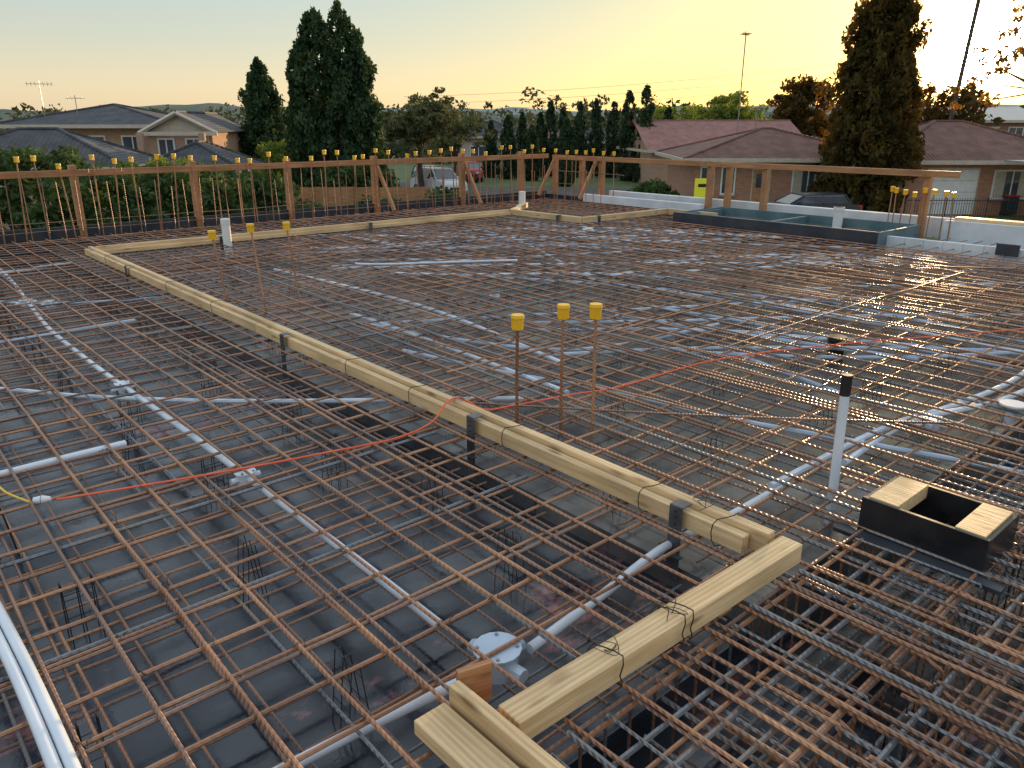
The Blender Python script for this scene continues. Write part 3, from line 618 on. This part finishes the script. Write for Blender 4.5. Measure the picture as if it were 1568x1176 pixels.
house('brick_bungalow',9.6,42,9.6,9,-.04,2.75,1.45,'hip','brick','tiler',(('win',.4,1.0,1.0,2.3),('win',1.5,2.1,1.0,2.3),('door',3.1,3.95,.1,2.2),('winc',5.2,6.7,.9,2.3),('win',7.2,7.8,.9,2.3),('winc',8.1,9.1,.7,2.35)),ov=.7)
house('brick_garage_house',18.9,40.5,10.5,9,.0,2.7,1.9,'hip','brick','tiler',(('garage',2.3,4.8,.05,2.3),('winc',5.7,7.5,.9,2.2)),ov=.6)
house('terracotta_roof_house',10.5,60,12,9,.1,2.6,2.1,'gy','brickl','tilep',(('win',2,3.5,.9,2.2),('win',7,8.5,.9,2.2)))
house('hillside_house',30,60,9,8,0,4.7,1.1,'gy','brick','tin',(('win',1,2.2,3,4.2),('winc',4,6,3,4.2),('win',6.8,7.8,3,4.2)))
house('distant_house',-5.0,78,6,7,0,3.3,1.5,'hip','render','tileg',(('win',1,2.5,1.2,2.4),('win',3.8,5,1.2,2.4)))
house('distant_house',-.5,85,7,7,.2,3.2,1.2,'hip','brickl','tiler',(('win',1,2.5,1.2,2.4),('win',4.2,5.4,1.2,2.4)))
house('distant_house',5,80,7,7,-.1,2.8,1.3,'hip','brick','tileg',(('win',1,2.5,1.2,2.4),))
house('two_storey_house',-27.5,44,8.6,9,.12,4.4,1.15,'hip','brickl','tileg',(('win',3,5,2.9,3.8),('win',6,7,2.9,3.8)),ov=.6)
house('gabled_brick_house',-18.9,42,3.2,8,.12,4.05,1.0,'gx','brickl','tileg',(('win',.5,1.2,2.6,3.7),('win',1.9,2.6,2.6,3.7),('col',2.9,3.2,0,4.05),('col',-.1,.2,0,4.05)),ov=.35)
house('tiled_garage',-24,32,7.6,6,.2,2.75,1.5,'hip','brickl','tileg',(('win',2,3.5,.9,2.0),),ov=.6)
house('tiled_cottage',-17.0,36.5,4.2,6,.15,2.4,1.2,'hip','render','tileg',(('win',1.3,2.6,.9,2.0),),ov=.5)
m=MB(); m.box(24.3,29,36.5,39.5,-.3,-.2,'tin')
for q in((24.6,36.8),(28.6,36.8)): m.box(q[0],q[0]+.1,q[1],q[1]+.1,G,-.3,'white')
m.obj('carport',smooth=False)
def pfence(name,x0,y0,x1,y1,h,sp=.12,k='black',zb=G):
    m=MB(); L=math.hypot(x1-x0,y1-y0); n=int(L/sp)
    for i in range(n+1): t=i/n; m.tube([(x0+(x1-x0)*t,y0+(y1-y0)*t,zb),(x0+(x1-x0)*t,y0+(y1-y0)*t,zb+h)],.012 if i%16 else .03,k,4)
    for z in(zb+.15,zb+h-.12): m.tube([(x0,y0,z),(x1,y1,z)],.02,k,4)
    m.obj(name)
pfence('metal_fence',2.5,30,8.5,28,1.5); pfence('metal_fence',18.5,37,26,37,1.2); pfence('metal_fence',-3,34,2.5,30,1.3)
m=MB()
for i in range(26): m.box(-20+i*.62,-20+i*.62+.6,38,38.04,G,G+1.6+.02*(i%2),'oldwood')
m.box(-20,-4,38.041,38.09,G+.4,G+.5,'oldwood'); m.obj('paling_fence',smooth=False)
x,y=W(-8.9,12.6); m=MB(); m.box(-.16,.16,-.01,.01,.12,.52,'signy'); m.box(-.1,.1,-.0125,-.0105,.36,.42,'black')
for q in(-.14,.14): m.tube([(q,.03,-.6),(q,.03,.5)],.012,'metal',5)
m.box(-.2,.2,.02,.05,-.6,-.1,'dark'); m.obj('yellow_safety_sign',loc=(x,y,0),smooth=False)
m=MB(); m.box(0,.55,0,.6,.1,.95,'card'); m.box(-.03,.58,-.06,.64,.96,1.04,'lamp'); m.tube([(-.02,.55,.1),(.57,.55,.1)],.1,'tyre',10); m.obj('wheelie_bin',loc=(25.2,40.0,G),bevel=.02)
def car(name,x,y,rz,k,suv=True,L=4.5,Wd=1.82):
    e=empty(name,(x,y,G+.004),rz); H=1.7 if suv else 1.45
    prof=[(0,.35),(0.02,.75),(.12,.95),(.25,1.02),(1.25,1.1),(3.9,1.08),(4.35,1.0),(4.45,.75),(4.48,.4),(4.2,.28),(.3,.28)]
    cab=[(1.05,1.08),(1.75,H),(3.7,H),(4.3 if suv else 4.0,1.06)]
    def ext(pts,w0,w1,k,name,zmid=None):
        m=MB(); n=len(pts); zs=[p[1] for p in pts]; zl,zh=min(zs),max(zs)
        for sg in(-1,1):
            for p in pts:
                w=w0+(w1-w0)*(p[1]-zl)/(zh-zl); m.v.append((p[0]-L/2,sg*w/2,p[1]))
        i=m.mi(k); m.f.append(tuple(range(n))); m.f.append(tuple(range(2*n-1,n-1,-1))); m.m+=[i,i]
        for a in range(n): b=(a+1)%n; m.f.append((a,a+n,b+n,b)); m.m.append(i)
        return m.obj(name,parent=e,smooth=False,bevel=.05)
    ext(prof,Wd,Wd*.95,k,'body'); ext(cab,Wd*.93,Wd*.74,'glass','windows')
    m=MB(); m.box(1.72-L/2,3.75-L/2,-Wd*.36,Wd*.36,H-.03,H+.03,k)
    for sg in(-1,1):
        for a,b in(((1.07,1.1),(1.77,H)),((2.6,1.1),(2.65,H)),((3.65,H),(4.22 if suv else 3.95,1.08))):
            wy=lambda z: sg*(Wd*.465+(Wd*.37-Wd*.465)*(z-1.08)/(H-1.08)); m.tube([(a[0]-L/2,wy(a[1]),a[1]),(b[0]-L/2,wy(b[1]),b[1])],.045,k,5)
        m.box(1.35-L/2,1.5-L/2,min(sg*Wd*.5,sg*(Wd*.5+.16)),max(sg*Wd*.5,sg*(Wd*.5+.16)),1.08,1.2,k)
    m.obj('roof_and_pillars',parent=e,bevel=.01)
    m=MB()
    for wx in(.85,3.6):
        for sg in(-1,1):
            m.tube([(wx-L/2,sg*(Wd/2-.2),.34),(wx-L/2,sg*(Wd/2+.01),.34)],.34,'tyre',18); m.tube([(wx-L/2,sg*(Wd/2+.011),.34),(wx-L/2,sg*(Wd/2+.02),.34)],.2,'metal',12)
    m.obj('wheels',parent=e)
    m=MB()
    for sg in(-1,1): m.box(-L/2-.01,-L/2+.12,sg*.5-.18,sg*.5+.18,.7,.84,'white'); m.box(L/2-.14,L/2+.0,sg*.68-.14,sg*.68+.14,.8,1.0,'lamp')
    m.box(-L/2-.015,-L/2+.05,-.45,.45,.45,.62,'black'); m.box(L/2-.1,L/2+.0,-.25,.25,.55,.67,'white'); m.obj('lamps_and_plates',parent=e,smooth=False)
car('parked_suv',-4.9,52.5,2.2,'carw'); car('parked_car',-6.3,60,1.9,'card',False); car('parked_car',-3.5,66,1.7,'carr',False); car('parked_car',-10.5,44,.3,'carw',False)
car('parked_car',13.5,36.0,.1,'card',False); car('parked_car',27.5,37.6,.2,'carw',False)
def antenna(x,y,z0,z1,n=6,w=.5,rz=0,r=.03):
    m=MB(); m.tube([(0,0,z0),(0,0,z1)],r,'metal',5); m.tube([(-w,0,z1-.15),(w,0,z1-.15)],r*.7,'metal',4)
    for i in range(n): q=-w+2*w*i/(n-1); m.tube([(q,-.3,z1-.15),(q,.3,z1-.15)],r*.5,'metal',4); m.tube([(q,0,z1-.15-.12),(q,0,z1-.15+.12)],r*.5,'metal',4)
    m.obj('tv_antenna',loc=(x,y,0),rz=rz)
antenna(15.3,55,-.2,7.2,8,.28,.5,.04); antenna(-25.8,45,1.7,3.7,7,.6,.3,.02); antenna(-24.5,46,1.7,3.0,5,.4,.9,.02); antenna(18,60,.6,2.6,6,.4)
m=MB(); m.tube([(27.2,51,G),(28.3,51,14)],.14,'bark',8,r1=.11); m.box(27.3,29.2,50.9,51.02,12.2,12.35,'bark')
for q in(27.5,28.0,28.6,29.0): m.tube([(q,50.95,12.35),(q,50.95,12.55)],.05,'white',6)
m.obj('power_pole')
m=MB()
for k_ in range(3):
    pts=[]
    for i in range(31):
        t=i/30; x=-14+t*70; y=105-t*30; pts.append((x,y+k_*.6,(3.0+t*5.2)+k_*.9-4*t*(1-t)*1.2))
    m.tube(pts,.018,'metal',4)
m.obj('power_lines')
# ---------------------------------------------------------------- light
se,sa=math.radians(4.4),math.radians(29.2)
sd=Vector((math.sin(sa)*math.cos(se),math.cos(sa)*math.cos(se),math.sin(se)))
w=bpy.data.worlds.new('World'); bpy.context.scene.world=w; w.use_nodes=True; nt=w.node_tree;N=nt.nodes;K=nt.links
sk=N.new('ShaderNodeTexSky'); sk.sky_type='NISHITA'; sk.sun_disc=False; sk.sun_elevation=se; sk.sun_rotation=sa; sk.air_density=1.0; sk.dust_density=1.0; sk.ozone_density=2.0
bg=N['Background']; bg.inputs['Strength'].default_value=.06; K.new(sk.outputs[0],bg.inputs[0])
# thin high haze: pale blue overhead, cream near the horizon, yellower towards the sun
tc=N.new('ShaderNodeTexCoord'); nv=N.new('ShaderNodeVectorMath'); nv.operation='NORMALIZE'; K.new(tc.outputs['Generated'],nv.inputs[0])
sx=N.new('ShaderNodeSeparateXYZ'); K.new(nv.outputs[0],sx.inputs[0])
cr=N.new('ShaderNodeValToRGB'); e=cr.color_ramp.elements; e[0].position=0;e[0].color=(.76,.6,.4,1); e[1].position=1;e[1].color=(.78,.86,.98,1)
for p_,c_ in((.04,(.76,.64,.45)),(.09,(.58,.58,.49)),(.16,(.44,.54,.55)),(.3,(.62,.71,.78))): q=e.new(p_); q.color=(*c_,1)
K.new(sx.outputs[2],cr.inputs[0])
dt=N.new('ShaderNodeVectorMath'); dt.operation='DOT_PRODUCT'; K.new(nv.outputs[0],dt.inputs[0]); dt.inputs[1].default_value=tuple(sd)
mxz=N.new('ShaderNodeMath'); mxz.operation='MAXIMUM'; K.new(dt.outputs['Value'],mxz.inputs[0]); mxz.inputs[1].default_value=0
def pw_(n_):
    b=N.new('ShaderNodeMath'); b.operation='POWER'; K.new(mxz.outputs[0],b.inputs[0]); b.inputs[1].default_value=n_; return b
tint=N.new('ShaderNodeMix'); tint.data_type='RGBA'; tint.blend_type='MULTIPLY'; K.new(pw_(9).outputs[0],tint.inputs[0]); K.new(cr.outputs[0],tint.inputs[6]); tint.inputs[7].default_value=(1,.82,.34,1)
bg2=N.new('ShaderNodeBackground'); K.new(tint.outputs[2],bg2.inputs[0]); bg2.inputs['Strength'].default_value=.95
def powr(n_,amp,colr):
    c=N.new('ShaderNodeMath'); c.operation='MULTIPLY'; K.new(pw_(n_).outputs[0],c.inputs[0]); c.inputs[1].default_value=amp
    g=N.new('ShaderNodeBackground'); g.inputs[0].default_value=(*colr,1); K.new(c.outputs[0],g.inputs[1]); return g
def add(a,b):
    s=N.new('ShaderNodeAddShader'); K.new(a.outputs[0],s.inputs[0]); K.new(b.outputs[0],s.inputs[1]); return s
s=add(bg,bg2)
for a in((7,.2,(1,.66,.2)),(60,.5,(1,.66,.15)),(500,2.2,(1,.8,.4)),(2500,40,(1,.9,.7))): s=add(s,powr(*a))
K.new(s.outputs[0],N['World Output'].inputs[0])
l=bpy.data.lights.new('sun','SUN'); l.energy=5.0; l.angle=math.radians(.5); l.color=(1,.66,.35); lo=bpy.data.objects.new('sun',l); col.objects.link(lo)
lo.rotation_euler=(-sd).to_track_quat('-Z','Y').to_euler()
cd=bpy.data.cameras.new('camera'); cd.sensor_width=36; cd.lens=27.05; cd.clip_start=.05; cd.clip_end=8000
co=bpy.data.objects.new('camera',cd); col.objects.link(co); co.location=(0,0,1.5); co.rotation_euler=(math.radians(90-18.7),0,0); bpy.context.scene.camera=co
sc=bpy.context.scene; sc.view_settings.view_transform='Standard'; sc.view_settings.look='None'; sc.view_settings.exposure=0
